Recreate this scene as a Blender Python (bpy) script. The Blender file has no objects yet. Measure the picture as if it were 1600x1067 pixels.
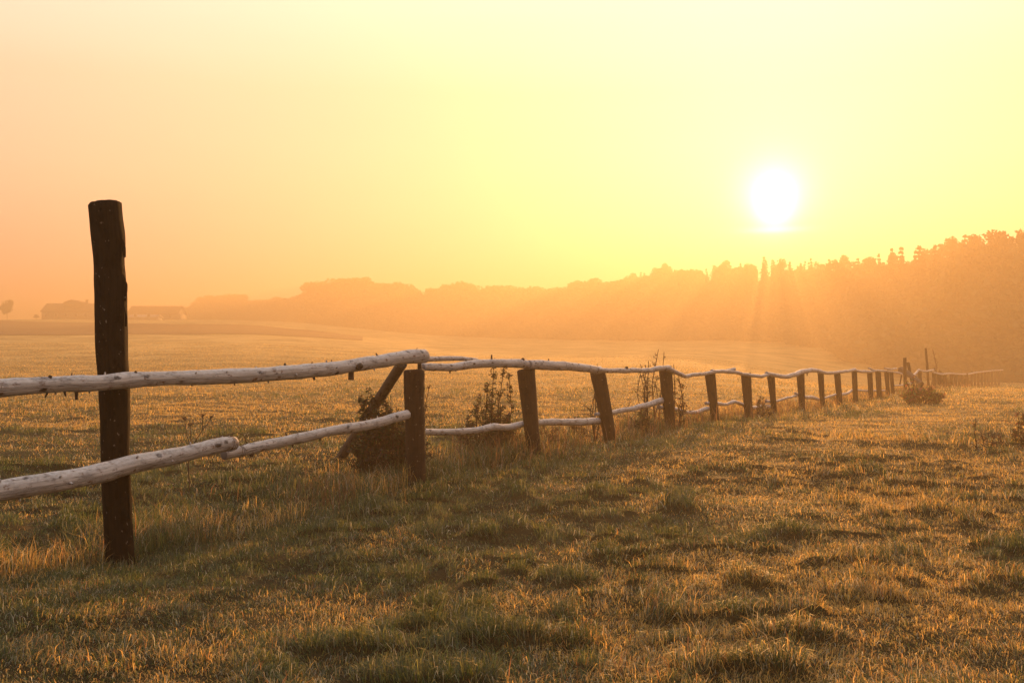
import bpy, math, random
import numpy as np
from mathutils import Vector

# ------------------------------------------------------------------ camera, world, sun, exposure
F = 1555.0            # focal length in pixels of the 1600 px wide photograph
EYE = 1.4
HZ = 550.0            # horizon row
sc = bpy.context.scene
col = sc.collection
cam_d = bpy.data.cameras.new('camera')
cam = bpy.data.objects.new('camera', cam_d); col.objects.link(cam)
cam.location = (0, 0, EYE); cam.rotation_euler = (math.radians(90), 0, 0)
cam_d.sensor_width = 36.0; cam_d.lens = 36.0 * F / 1600.0
cam_d.shift_y = (HZ - 533.5) / 1600.0
cam_d.clip_start = 0.05; cam_d.clip_end = 4000
sc.camera = cam

SUN_AZ = math.atan2(1210 - 800, F)                    # to the right of +Y
SUN_EL = math.atan2(HZ - 305, math.hypot(F, 410))
SUN = Vector((math.sin(SUN_AZ) * math.cos(SUN_EL), math.cos(SUN_AZ) * math.cos(SUN_EL), math.sin(SUN_EL)))

sun_d = bpy.data.lights.new('sun', 'SUN'); sun_o = bpy.data.objects.new('sun', sun_d); col.objects.link(sun_o)
sun_d.energy = 5.0; sun_d.angle = math.radians(0.55); sun_d.color = (1.0, 0.47, 0.14)
sun_o.rotation_euler = (-SUN).to_track_quat('-Z', 'Y').to_euler()
sun_o.location = SUN * 60

w = bpy.data.worlds.new('World'); sc.world = w; w.use_nodes = True
def world():
    nt = w.node_tree; N = nt.nodes; L = nt.links
    N.clear()
    out = N.new('ShaderNodeOutputWorld'); bg = N.new('ShaderNodeBackground')
    sky = N.new('ShaderNodeTexSky'); sky.sky_type = 'NISHITA'; sky.sun_disc = False
    sky.sun_elevation = SUN_EL; sky.sun_rotation = SUN_AZ; sky.dust_density = 4.0; sky.air_density = 1.0
    tc = N.new('ShaderNodeTexCoord')
    nrm = N.new('ShaderNodeVectorMath'); nrm.operation = 'NORMALIZE'; L.new(tc.outputs['Generated'], nrm.inputs[0])
    sep = N.new('ShaderNodeSeparateXYZ'); L.new(nrm.outputs[0], sep.inputs[0])
    def m(op, a, b=None, clamp=False):
        n = N.new('ShaderNodeMath'); n.operation = op; n.use_clamp = clamp
        for i, v in enumerate((a, b)):
            if v is None: continue
            if isinstance(v, (int, float)): n.inputs[i].default_value = v
            else: L.new(v, n.inputs[i])
        return n.outputs[0]
    def dot(v):
        n = N.new('ShaderNodeVectorMath'); n.operation = 'DOT_PRODUCT'; L.new(nrm.outputs[0], n.inputs[0]); n.inputs[1].default_value = v
        return n.outputs['Value']
    def scale(c, f):
        n = N.new('ShaderNodeVectorMath'); n.operation = 'SCALE'
        if isinstance(c, tuple): n.inputs[0].default_value = c
        else: L.new(c, n.inputs[0])
        if isinstance(f, (int, float)): n.inputs['Scale'].default_value = f
        else: L.new(f, n.inputs['Scale'])
        return n.outputs[0]
    def add(a, b):
        n = N.new('ShaderNodeVectorMath'); n.operation = 'ADD'; L.new(a, n.inputs[0]); L.new(b, n.inputs[1]); return n.outputs[0]
    def ramp(f, stops):
        n = N.new('ShaderNodeValToRGB'); L.new(f, n.inputs[0]); e = n.color_ramp.elements
        n.color_ramp.interpolation = 'B_SPLINE' if False else 'LINEAR'
        while len(e) < len(stops): e.new(0.5)
        for i, (p, c) in enumerate(stops): e[i].position = p; e[i].color = (*c, 1)
        return n.outputs[0]
    z = m('MAXIMUM', sep.outputs['Z'], 0.0)
    d = m('MAXIMUM', dot(tuple(SUN)), 0.0)
    front = m('MULTIPLY_ADD', dot((math.sin(SUN_AZ), math.cos(SUN_AZ), 0)), 0.5); front.node.inputs[2].default_value = 0.5
    warm = ramp(z, WARM)
    cool = ramp(z, COOL)
    mx = N.new('ShaderNodeMix'); mx.data_type = 'VECTOR'
    fr = N.new('ShaderNodeMapRange'); fr.interpolation_type = 'SMOOTHSTEP'
    L.new(front, fr.inputs[0]); fr.inputs[1].default_value = 0.25; fr.inputs[2].default_value = 0.85
    L.new(fr.outputs[0], mx.inputs[0]); L.new(cool, mx.inputs[4]); L.new(warm, mx.inputs[5])
    c = scale(mx.outputs[1], SKY_GAIN)
    for n_, g_, k_ in GLOW:
        c = add(c, scale(g_, m('MULTIPLY', m('POWER', d, n_), k_)))
    # thin bright streak of cloud just under the sun
    S2 = Vector((math.sin(SUN_AZ) * math.cos(SUN_EL - .033), math.cos(SUN_AZ) * math.cos(SUN_EL - .033), math.sin(SUN_EL - .033)))
    right = Vector((math.cos(SUN_AZ), -math.sin(SUN_AZ), 0)); up = right.cross(S2)
    a = m('DIVIDE', dot(tuple(right)), 0.026); b = m('DIVIDE', dot(tuple(up)), 0.0030)
    q = m('ADD', m('MULTIPLY', a, a), m('MULTIPLY', b, b))
    e_ = m('MULTIPLY', m('POWER', 2.718, m('MULTIPLY', q, -1.0)), m('GREATER_THAN', d, 0.5))
    c = add(c, scale((0.6, 0.7, 1.0), m('MULTIPLY', e_, .28)))
    S3 = Vector((math.sin(SUN_AZ) * math.cos(SUN_EL - .016), math.cos(SUN_AZ) * math.cos(SUN_EL - .016), math.sin(SUN_EL - .016)))
    d3 = m('MAXIMUM', dot(tuple(S3)), 0.0); c = add(c, scale((1.0, 1.0, 1.0), m('MULTIPLY', m('POWER', d3, 9000.0), .5)))
    cl = N.new('ShaderNodeTexNoise'); mp = N.new('ShaderNodeMapping'); mp.inputs['Scale'].default_value = (2.2, 2.2, 15); L.new(nrm.outputs[0], mp.inputs[0]); L.new(mp.outputs[0], cl.inputs['Vector'])
    cl.inputs['Scale'].default_value = 1.0; cl.inputs['Detail'].default_value = 4
    c = scale(c, m('MULTIPLY_ADD', cl.outputs['Fac'], .14)); c.node.inputs['Scale'].links[0].from_node.inputs[2].default_value = .93
    c = add(c, scale(sky.outputs[0], 0.005))
    L.new(c, bg.inputs['Color']); bg.inputs['Strength'].default_value = 1.0
    L.new(bg.outputs[0], out.inputs['Surface'])
WARM = [(0.0, (1.0, .46, .40)), (0.08, (1.0, .51, .42)), (0.16, (1.0, .62, .44)), (0.25, (1.0, .70, .49)), (0.36, (1.0, .92, .76)), (1.0, (.55, .60, .62))]
COOL = [(0.0, (.20, .14, .13)), (0.15, (.40, .34, .33)), (0.4, (.66, .62, .66)), (1.0, (.64, .67, .76))]
SKY_GAIN = 0.335
GLOW = [(8.0, (.2, .13, .0), 0.28), (80.0, (.2, .45, .0), .18), (400.0, (.4, .5, .18), .22), (2500.0, (1.0, 1.0, 1.0), .45), (12000.0, (1.0, 1.0, 1.0), .8)]
world()

sc.view_settings.view_transform = 'Standard'; sc.view_settings.look = 'None'
sc.view_settings.exposure = 1.78; sc.view_settings.gamma = 1.0
cy = sc.cycles if hasattr(sc, 'cycles') else None
sc.render.engine = 'CYCLES'
cy = sc.cycles
cy.use_denoising = True; cy.denoiser = 'OPENIMAGEDENOISE'; cy.denoising_input_passes = 'RGB_ALBEDO_NORMAL'
cy.max_bounces = 5; cy.diffuse_bounces = 3; cy.glossy_bounces = 2; cy.transmission_bounces = 4; cy.transparent_max_bounces = 8
cy.volume_bounces = 1; cy.sample_clamp_indirect = 4.0

# ------------------------------------------------------------------ numbers: noise, terrain
rng = np.random.default_rng(7)
random.seed(7)
def _h(ix, iy, seed):
    n = (ix.astype(np.int64) * 374761393 + iy.astype(np.int64) * 668265263 + seed * 1274126177) & 0xffffffff
    n = ((n ^ (n >> 13)) * 1274126177) & 0xffffffff
    n = (n ^ (n >> 16)) & 0xffffffff
    return n / 4294967295.0
def vnoise(x, y, seed=0):
    x = np.asarray(x, float); y = np.asarray(y, float)
    ix = np.floor(x); iy = np.floor(y); fx = x - ix; fy = y - iy
    fx = fx * fx * (3 - 2 * fx); fy = fy * fy * (3 - 2 * fy)
    a = _h(ix, iy, seed); b = _h(ix + 1, iy, seed); c = _h(ix, iy + 1, seed); d = _h(ix + 1, iy + 1, seed)
    return (a * (1 - fx) + b * fx) * (1 - fy) + (c * (1 - fx) + d * fx) * fy
def fbm(x, y, wl, oct=3, seed=0):
    s = 0; a = 1.0; t = 0
    for o in range(oct):
        s = s + a * vnoise(np.asarray(x) / wl * 2 ** o + 13.7 * o, np.asarray(y) / wl * 2 ** o + 5.1 * o, seed + o); t += a; a *= .5
    return s / t
def sstep(a, b, x):
    t = np.clip((x - a) / (b - a), 0, 1); return t * t * (3 - 2 * t)
def interp(Y, pts):
    return np.interp(Y, [p[0] for p in pts], [p[1] for p in pts])
NEAR = [(-900, 0), (10, 0), (14, .11), (17, .10), (21, .0), (30, -.12), (40, -.18), (55, -.2), (2000, -.2)]
ZL = [(0, 0), (30, .1), (60, .2), (85, .5), (120, 1.8), (165, 3.7), (230, 7.2), (325, 12.2), (340, 12.2), (450, 13), (2000, 15)]
ZC = [(0, 0), (60, .1), (100, .2), (160, 1.2), (250, 3.5), (400, 8), (2000, 12)]
ZR = [(0, 0), (40, -.12), (55, -.40), (65, -.80), (80, -1.32), (113, -2.30), (150, -2.7), (180, -1.0), (240, 4), (320, 9), (2000, 14)]
def base_z(x, y):
    x = np.asarray(x, float); y = np.asarray(y, float)
    s = x / np.maximum(y, 20)
    l, c, r = interp(y, ZL), interp(y, ZC), interp(y, ZR)
    a = sstep(-.30, .0, s); b = sstep(.15, .38, s)
    return interp(y, NEAR) + (l * (1 - a) + c * a) * (1 - b) + r * b
def fence_dist(x, y):       # signed distance to the fence line, + on the camera side
    return (x - .5466 * y + 6.572) / 1.1397
def tussock(x, y):
    u = vnoise(x / .25 + 2 * vnoise(x / 1.1, y / 1.1, 91), y / .22, 92) * .7 + vnoise(x / .15, y / .15, 93) * .3
    big = fbm(x, y, 2.2, 2, 94)
    return sstep(.52, .72, u) * sstep(.37, .56, big)
def ground_z(x, y):
    x = np.asarray(x, float); y = np.asarray(y, float)
    r = np.hypot(x, y)
    near = 1 - sstep(50, 160, r)
    b = (fbm(x, y, 2.6, 3, 3) - .5) * .16 + (fbm(x, y * 1.3, .75, 3, 11) - .5) * .10 * (1 - sstep(25, 60, r))
    b = b + tussock(x, y) * .045 * (1 - sstep(30, 70, r))
    far = (fbm(x, y, 30, 3, 23) - .5) * 1.0 * sstep(125, 260, r)
    bank = -.07 * np.exp(-(fence_dist(x, y) + .1) ** 2 / .5) * (1 - sstep(40, 120, r))
    return base_z(x, y) + b * near + far + bank
def gz(x, y): return float(ground_z(x, y))
def P(px, py, Y): return Vector(((px - 800) / F * Y, Y, EYE - (py - HZ) / F * Y))
def Yf(px): return 10221.0 / (1650.0 - px)          # depth of the fence line at a column

# ------------------------------------------------------------------ object helpers
def tag(o, label=None, cat=None, group=None, kind=None):
    if label: o['label'] = label
    if cat: o['category'] = cat
    if group: o['group'] = group
    if kind: o['kind'] = kind
    return o
def empty(name, loc, label, cat, group=None):
    o = bpy.data.objects.new(name, None); col.objects.link(o); o.location = loc; o.empty_display_size = .3
    return tag(o, label, cat, group)
def np_mesh(name, V, tris=None, quads=None, colors=None, uv=None, smooth=False):
    me = bpy.data.meshes.new(name)
    V = np.asarray(V, np.float32); me.vertices.add(len(V)); me.vertices.foreach_set('co', V.ravel())
    idx = []; starts = []; n = 0
    if quads is not None and len(quads):
        q = np.asarray(quads, np.int32); idx.append(q.ravel()); starts.append(np.arange(len(q)) * 4); n = q.size
    if tris is not None and len(tris):
        t = np.asarray(tris, np.int32); idx.append(t.ravel()); starts.append(n + np.arange(len(t)) * 3)
    idx = np.concatenate(idx).astype(np.int32); starts = np.concatenate(starts).astype(np.int32)
    me.loops.add(len(idx)); me.loops.foreach_set('vertex_index', idx)
    me.polygons.add(len(starts)); me.polygons.foreach_set('loop_start', starts)
    me.update(calc_edges=True)
    if colors is not None:
        c = np.ones((len(V), 4), np.float32); c[:, :3] = colors
        at = me.color_attributes.new('tint', 'FLOAT_COLOR', 'POINT'); at.data.foreach_set('color', c.ravel())
    if uv is not None:
        at = me.attributes.new('grain', 'FLOAT_VECTOR', 'POINT'); at.data.foreach_set('vector', np.asarray(uv, np.float32).ravel())
    if smooth: me.polygons.foreach_set('use_smooth', np.ones(len(me.polygons), bool))
    return me
def link(name, me, mat, parent=None, origin=None):
    o = bpy.data.objects.new(name, me); col.objects.link(o)
    if mat: me.materials.append(mat)
    if parent is not None:
        o.parent = parent
    return o
def shift_to(me, org):
    me.transform(__import__('mathutils').Matrix.Translation(-Vector(org)))
class MB:
    """collects shapes in world space; build() makes one mesh with its origin at the parent's origin"""
    def __init__(s): s.v = []; s.q = []; s.t = []; s.uv = []; s.c = []; s.n = 0
    def put(s, V, quads=(), tris=(), uv=None, c=(1, 1, 1)):
        V = np.asarray(V, float).reshape(-1, 3); s.v.append(V)
        if len(quads): s.q.append(np.asarray(quads) + s.n)
        if len(tris): s.t.append(np.asarray(tris) + s.n)
        s.uv.append(np.zeros((len(V), 3)) if uv is None else np.asarray(uv))
        s.c.append(np.broadcast_to(np.asarray(c, float), (len(V), 3)))
        s.n += len(V)
    def log(s, pts, rad, sides=14, seed=0, seg=.05, rough=.06, lump=.05, flat=None, taper_end=True, nmax=160, gnarl=0.0):
        """a round timber along a smooth curve; rough radius, knots, bevelled ends"""
        P_ = np.array([tuple(p) for p in pts], float); R_ = np.array(rad, float) if hasattr(rad, '__len__') else np.full(len(P_), rad)
        if len(P_) == 2: P_ = np.array([P_[0], (P_[0] + P_[1]) / 2, P_[1]]); R_ = np.array([R_[0], (R_[0] + R_[1]) / 2, R_[1]])
        dl = np.linalg.norm(np.diff(P_, axis=0), axis=1); T = np.concatenate([[0], np.cumsum(dl)]); Ltot = T[-1]
        n = int(min(nmax, max(6, Ltot / seg))); t = np.linspace(0, Ltot, n)
        # monotone-ish cubic by Catmull-Rom on the arc length
        m_ = np.gradient(P_, T, axis=0)
        k = np.clip(np.searchsorted(T, t, 'right') - 1, 0, len(P_) - 2); h = (T[k + 1] - T[k]); u = ((t - T[k]) / h)[:, None]
        C = (2 * u ** 3 - 3 * u ** 2 + 1) * P_[k] + (u ** 3 - 2 * u ** 2 + u) * h[:, None] * m_[k] + (-2 * u ** 3 + 3 * u ** 2) * P_[k + 1] + (u ** 3 - u ** 2) * h[:, None] * m_[k + 1]
        R = np.interp(t, T, R_)
        if gnarl:
            C = C + np.stack([np.zeros(n), np.zeros(n), (vnoise(t / .35, t * 0 + seed, 5) - .5) * gnarl], 1)
        d = np.gradient(C, axis=0); d /= np.linalg.norm(d, axis=1)[:, None]
        up = np.array([0, 0, 1.0]) if abs(d[0][2]) < .8 else np.array([0, 1.0, 0])
        a = np.cross(d, up); a /= np.linalg.norm(a, axis=1)[:, None]; b = np.cross(a, d)
        th = np.linspace(0, 2 * math.pi, sides, endpoint=False)
        ct, st = np.cos(th), np.sin(th)
        tt = np.repeat(t[:, None], sides, 1); thh = np.repeat(th[None], n, 0)
        nz = (vnoise(tt / .22 + seed * 3.3, np.cos(thh) * 1.2 + seed, 1) + vnoise(tt / .09 + seed, np.sin(thh) * 1.6 + 7, 2) - 1)
        nz2 = vnoise(np.cos(thh) * 4.5 + seed, np.sin(thh) * 4.5 + tt * .9, 9) - .5
        rr = R[:, None] * (1 + lump * 2 * nz + rough * 2 * nz2)
        V = C[:, None] + rr[..., None] * (a[:, None] * ct[None, :, None] + b[:, None] * st[None, :, None])
        V = V.reshape(-1, 3)
        i = np.arange(n - 1)[:, None] * sides; j = np.arange(sides)[None]; j2 = (j + 1) % sides
        Q = np.stack([i + j, i + j2, i + sides + j2, i + sides + j], -1).reshape(-1, 4)
        uv = np.stack([tt, R.mean() * thh, np.zeros_like(tt) + seed], -1).reshape(-1, 3)
        VV = [V]; QQ = [Q]; TT = []; UU = [uv]; nn = len(V)
        for e, sg in ((0, -1), (n - 1, 1)):
            ring = V[e * sides:(e + 1) * sides]; cen = C[e]
            r2 = cen + (ring - cen) * .86 + d[e] * sg * R[e] * .12
            VV.append(r2); UU.append(np.stack([np.full(sides, -5.0), ring[:, 0] * 0 + .86 * R[e] * ct, .86 * R[e] * st], 1))
            VV.append((cen + d[e] * sg * R[e] * .13)[None]); UU.append(np.array([[-5.0, 0, 0]]))
            jj = np.arange(sides); j3 = (jj + 1) % sides; o = e * sides
            if sg > 0:
                QQ.append(np.stack([o + jj, o + j3, nn + j3, nn + jj], 1)); TT.append(np.stack([nn + jj, nn + j3, np.full(sides, nn + sides)], 1))
            else:
                QQ.append(np.stack([o + j3, o + jj, nn + jj, nn + j3], 1)); TT.append(np.stack([nn + j3, nn + jj, np.full(sides, nn + sides)], 1))
            nn += sides + 1
        s.put(np.concatenate(VV), np.concatenate(QQ), np.concatenate(TT), np.concatenate(UU))
    def tube(s, pts, r0, r1, sides=4):
        Pn = np.array([tuple(p) for p in pts], float); n = len(Pn); d = np.gradient(Pn, axis=0); d /= np.linalg.norm(d, axis=1)[:, None] + 1e-9
        a = np.cross(d, [.31, .2, .93]); a /= np.linalg.norm(a, axis=1)[:, None] + 1e-9; b = np.cross(a, d)
        R = np.linspace(r0, r1, n); th = np.linspace(0, 2 * math.pi, sides, endpoint=False)
        V = (Pn[:, None] + R[:, None, None] * (a[:, None] * np.cos(th)[None, :, None] + b[:, None] * np.sin(th)[None, :, None])).reshape(-1, 3)
        i = np.arange(n - 1)[:, None] * sides; j = np.arange(sides)[None]; j2 = (j + 1) % sides
        s.put(V, np.stack([i + j, i + j2, i + sides + j2, i + sides + j], -1).reshape(-1, 4))
    def leaf(s, p, L, W, c=(1, 1, 1), rnd=random, droop=0.0):
        a = np.array([rnd.gauss(0, 1), rnd.gauss(0, 1), rnd.gauss(0, .8) - droop]); a /= np.linalg.norm(a) + 1e-9
        b = np.cross(a, [rnd.gauss(0, 1), rnd.gauss(0, 1), rnd.gauss(0, 1)]); b /= np.linalg.norm(b) + 1e-9
        n = np.cross(a, b); p = np.asarray(p, float)
        s.put([p, p + a * L * .45 + b * W * .5 + n * L * .06, p + a * L - n * L * .1, p + a * L * .45 - b * W * .5 + n * L * .06], tris=[(0, 1, 2), (0, 2, 3)], c=c)
    def box(s, lo, hi):
        x0, y0, z0 = lo; x1, y1, z1 = hi
        V = [(x0, y0, z0), (x1, y0, z0), (x1, y1, z0), (x0, y1, z0), (x0, y0, z1), (x1, y0, z1), (x1, y1, z1), (x0, y1, z1)]
        s.put(V, [(0, 3, 2, 1), (4, 5, 6, 7), (0, 1, 5, 4), (1, 2, 6, 5), (2, 3, 7, 6), (3, 0, 4, 7)])
    def build(s, name, mat, parent=None, origin=None, smooth=False, colors=False):
        V = np.concatenate(s.v)
        org = np.array(origin if origin is not None else (parent['_org'] if parent is not None and '_org' in parent else (0, 0, 0)), float)
        me = np_mesh(name, V - org, np.concatenate(s.t) if s.t else None, np.concatenate(s.q) if s.q else None,
                     np.concatenate(s.c) if colors else None, np.concatenate(s.uv), smooth)
        o = link(name, me, mat, parent)
        if parent is None: o.location = org
        return o
def root(name, loc, label, cat, group=None):
    o = empty(name, loc, label, cat, group); ORG[o.name] = Vector(loc); return o
ORG = {}
def part(mb, name, mat, parent, smooth=False, colors=False):
    p = parent; org = None
    while p is not None:
        if p.name in ORG: org = ORG[p.name]
        p = p.parent
    o = mb.build(name, mat, parent, origin=tuple(org), smooth=smooth, colors=colors)
    return o

# ------------------------------------------------------------------ materials
def nodes(name):
    m = bpy.data.materials.new(name); m.use_nodes = True; nt = m.node_tree; nt.nodes.clear()
    return m, nt, nt.nodes, nt.links
def leafy(name, base=(1, 1, 1), trans=.5, gloss=.08, attr=True, rough=.45):
    m, nt, N, L = nodes(name); out = N.new('ShaderNodeOutputMaterial')
    d = N.new('ShaderNodeBsdfDiffuse'); t = N.new('ShaderNodeBsdfTranslucent'); g = N.new('ShaderNodeBsdfGlossy'); g.inputs['Roughness'].default_value = rough
    g.inputs['Color'].default_value = (.9, .85, .75, 1)
    if attr:
        a = N.new('ShaderNodeVertexColor'); a.layer_name = 'tint'
        mu = N.new('ShaderNodeMix'); mu.data_type = 'RGBA'; mu.blend_type = 'MULTIPLY'; mu.inputs[0].default_value = 1; mu.inputs[6].default_value = (*base, 1)
        L.new(a.outputs['Color'], mu.inputs[7]); c = mu.outputs[2]
        L.new(c, d.inputs[0]); L.new(c, t.inputs[0])
    else:
        d.inputs[0].default_value = (*base, 1); t.inputs[0].default_value = (*base, 1)
    a1 = N.new('ShaderNodeMixShader'); a1.inputs[0].default_value = trans; L.new(d.outputs[0], a1.inputs[1]); L.new(t.outputs[0], a1.inputs[2])
    a2 = N.new('ShaderNodeMixShader'); a2.inputs[0].default_value = gloss; L.new(a1.outputs[0], a2.inputs[1]); L.new(g.outputs[0], a2.inputs[2])
    L.new(a2.outputs[0], out.inputs[0]); return m
def timber(name, c1, c2, knot, frost=0.0, bump=.4, spec=.25, crack=(.02, .012, .008), rough=.8, moss=None, knots=.30):
    """weathered round timber: streaks along the grain, knots, cracks, frost lying on top"""
    m, nt, N, L = nodes(name); out = N.new('ShaderNodeOutputMaterial'); b = N.new('ShaderNodeBsdfPrincipled'); L.new(b.outputs[0], out.inputs[0])
    b.inputs['Roughness'].default_value = rough; b.inputs['Specular IOR Level'].default_value = spec
    at = N.new('ShaderNodeAttribute'); at.attribute_name = 'grain'
    def mapv(sx, sy):
        mp = N.new('ShaderNodeMapping'); L.new(at.outputs['Vector'], mp.inputs[0]); mp.inputs['Scale'].default_value = (sx, sy, 1); return mp.outputs[0]
    def noise(v, sc_, det=4, r=.6):
        n = N.new('ShaderNodeTexNoise'); L.new(v, n.inputs['Vector']); n.inputs['Scale'].default_value = sc_; n.inputs['Detail'].default_value = det; n.inputs['Roughness'].default_value = r; return n.outputs['Fac']
    def rmp(f, a, b_, c0=(0, 0, 0), c1_=(1, 1, 1)):
        n = N.new('ShaderNodeValToRGB'); L.new(f, n.inputs[0]); n.color_ramp.elements[0].position = a; n.color_ramp.elements[1].position = b_
        n.color_ramp.elements[0].color = (*c0, 1); n.color_ramp.elements[1].color = (*c1_, 1); return n.outputs[0]
    def mix(f, a, b_):
        n = N.new('ShaderNodeMix'); n.data_type = 'RGBA'
        if isinstance(f, float): n.inputs[0].default_value = f
        else: L.new(f, n.inputs[0])
        for i, v in ((6, a), (7, b_)):
            if isinstance(v, tuple): n.inputs[i].default_value = (*v, 1)
            else: L.new(v, n.inputs[i])
        return n.outputs[2]
    streak = noise(mapv(3, 60), 1.0, 5, .65)
    blot = noise(mapv(6, 9), 1.0, 4, .6)
    c = mix(rmp(streak, .3, .7), c1, c2)
    c = mix(rmp(blot, .52, .70), c, tuple(x * .45 for x in c1))
    c = mix(rmp(noise(mapv(11, 16), 1.0, 5, .7), .56, .64), c, (c1[0] * .55, c1[1] * .36, c1[2] * .24))
    cr = rmp(noise(mapv(5, 130), 1.0, 3, .5), .66, .72)
    c = mix(cr, c, crack)
    vo = N.new('ShaderNodeTexVoronoi'); wn = N.new('ShaderNodeTexNoise'); L.new(mapv(40, 60), wn.inputs['Vector']); wn.inputs['Scale'].default_value = 1; wn.inputs['Detail'].default_value = 3
    wm = N.new('ShaderNodeVectorMath'); wm.operation = 'MULTIPLY_ADD'; L.new(wn.outputs['Color'], wm.inputs[0]); wm.inputs[1].default_value = (.34, .34, 0); L.new(mapv(9, 15), wm.inputs[2]); L.new(wm.outputs[0], vo.inputs['Vector']); vo.inputs['Scale'].default_value = 1.0; vo.inputs['Randomness'].default_value = 1
    kn = rmp(vo.outputs['Distance'], knots * .35, knots * .55, (1, 1, 1), (0, 0, 0))
    vs = N.new('ShaderNodeSeparateColor'); L.new(vo.outputs['Color'], vs.inputs[0])
    kk = N.new('ShaderNodeMath'); kk.operation = 'MULTIPLY'; L.new(kn, kk.inputs[0])
    gt = N.new('ShaderNodeMath'); gt.operation = 'GREATER_THAN'; L.new(vs.outputs[0], gt.inputs[0]); gt.inputs[1].default_value = .66; L.new(gt.outputs[0], kk.inputs[1])
    c = mix(kk.outputs[0], c, knot)
    if moss:
        fl = rmp(noise(mapv(22, 30), 1.0, 2, .5), .68, .72); c = mix(fl, c, moss)
    # cut end faces (grain.x = -5)
    sx = N.new('ShaderNodeSeparateXYZ'); L.new(at.outputs['Vector'], sx.inputs[0])
    lt = N.new('ShaderNodeMath'); lt.operation = 'LESS_THAN'; L.new(sx.outputs[0], lt.inputs[0]); lt.inputs[1].default_value = -4
    c = mix(lt.outputs[0], c, tuple(x * .30 for x in c2))
    if frost:
        ge = N.new('ShaderNodeNewGeometry'); sp = N.new('ShaderNodeSeparateXYZ'); L.new(ge.outputs['Normal'], sp.inputs[0])
        mr = N.new('ShaderNodeMapRange'); L.new(sp.outputs[2], mr.inputs[0]); mr.inputs[1].default_value = .1; mr.inputs[2].default_value = .95; mr.inputs[4].default_value = frost
        fn = rmp(noise(mapv(30, 40), 1.0, 3, .7), .35, .65); mm = N.new('ShaderNodeMath'); mm.operation = 'MULTIPLY'; L.new(mr.outputs[0], mm.inputs[0]); L.new(fn, mm.inputs[1])
        c = mix(mm.outputs[0], c, (.78, .76, .76))
    L.new(c, b.inputs['Base Color'])
    bp = N.new('ShaderNodeBump'); bp.inputs['Strength'].default_value = bump; bp.inputs['Distance'].default_value = .01
    ad = N.new('ShaderNodeMath'); ad.operation = 'SUBTRACT'; L.new(streak, ad.inputs[0]); L.new(cr, ad.inputs[1])
    L.new(ad.outputs[0], bp.inputs['Height']); L.new(bp.outputs[0], b.inputs['Normal'])
    return m
def plain(name, c, rough=.8, spec=.3, metal=0.0, var=0.0, scale=8.0):
    m, nt, N, L = nodes(name); out = N.new('ShaderNodeOutputMaterial'); b = N.new('ShaderNodeBsdfPrincipled'); L.new(b.outputs[0], out.inputs[0])
    b.inputs['Roughness'].default_value = rough; b.inputs['Specular IOR Level'].default_value = spec; b.inputs['Metallic'].default_value = metal
    tc = N.new('ShaderNodeTexCoord'); n = N.new('ShaderNodeTexNoise'); L.new(tc.outputs['Object'], n.inputs['Vector']); n.inputs['Scale'].default_value = scale; n.inputs['Detail'].default_value = 5
    r = N.new('ShaderNodeValToRGB'); L.new(n.outputs['Fac'], r.inputs[0]); r.color_ramp.elements[0].position = .3; r.color_ramp.elements[1].position = .7
    v = var or .25
    r.color_ramp.elements[0].color = (*[x * (1 - v) for x in c], 1); r.color_ramp.elements[1].color = (*[min(1, x * (1 + v)) for x in c], 1)
    L.new(r.outputs[0], b.inputs['Base Color']); return m
def soil(name, stops, scale, bump):
    m, nt, N, L = nodes(name); out = N.new('ShaderNodeOutputMaterial'); b = N.new('ShaderNodeBsdfPrincipled'); L.new(b.outputs[0], out.inputs[0])
    b.inputs['Roughness'].default_value = .95; b.inputs['Specular IOR Level'].default_value = .1
    ge = N.new('ShaderNodeNewGeometry')
    def noise(s_, d_=6):
        n = N.new('ShaderNodeTexNoise'); L.new(ge.outputs['Position'], n.inputs['Vector']); n.inputs['Scale'].default_value = s_; n.inputs['Detail'].default_value = d_; return n.outputs['Fac']
    a = noise(scale); f = noise(scale * .08, 3); mm = N.new('ShaderNodeMath'); mm.operation = 'MULTIPLY_ADD'; L.new(f, mm.inputs[0]); mm.inputs[1].default_value = .6
    h = N.new('ShaderNodeMath'); h.operation = 'MULTIPLY'; L.new(a, h.inputs[0]); h.inputs[1].default_value = .45; L.new(h.outputs[0], mm.inputs[2])
    r = N.new('ShaderNodeValToRGB'); L.new(mm.outputs[0], r.inputs[0]); e = r.color_ramp.elements
    while len(e) < len(stops): e.new(.5)
    for i, (p, c) in enumerate(stops): e[i].position = p; e[i].color = (*c, 1)
    if name == 'meadow_ground':          # dark thatch under the modelled blades, canopy colour further out, far ground paled to imitate mist
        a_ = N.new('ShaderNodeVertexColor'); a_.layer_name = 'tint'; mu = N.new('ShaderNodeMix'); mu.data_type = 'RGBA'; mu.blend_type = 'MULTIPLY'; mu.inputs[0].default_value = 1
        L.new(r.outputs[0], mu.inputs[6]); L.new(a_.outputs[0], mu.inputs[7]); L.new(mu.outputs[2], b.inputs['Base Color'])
    else: L.new(r.outputs[0], b.inputs['Base Color'])
    bp = N.new('ShaderNodeBump'); bp.inputs['Strength'].default_value = .8; bp.inputs['Distance'].default_value = bump; L.new(a, bp.inputs['Height']); L.new(bp.outputs[0], b.inputs['Normal'])
    return m
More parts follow.
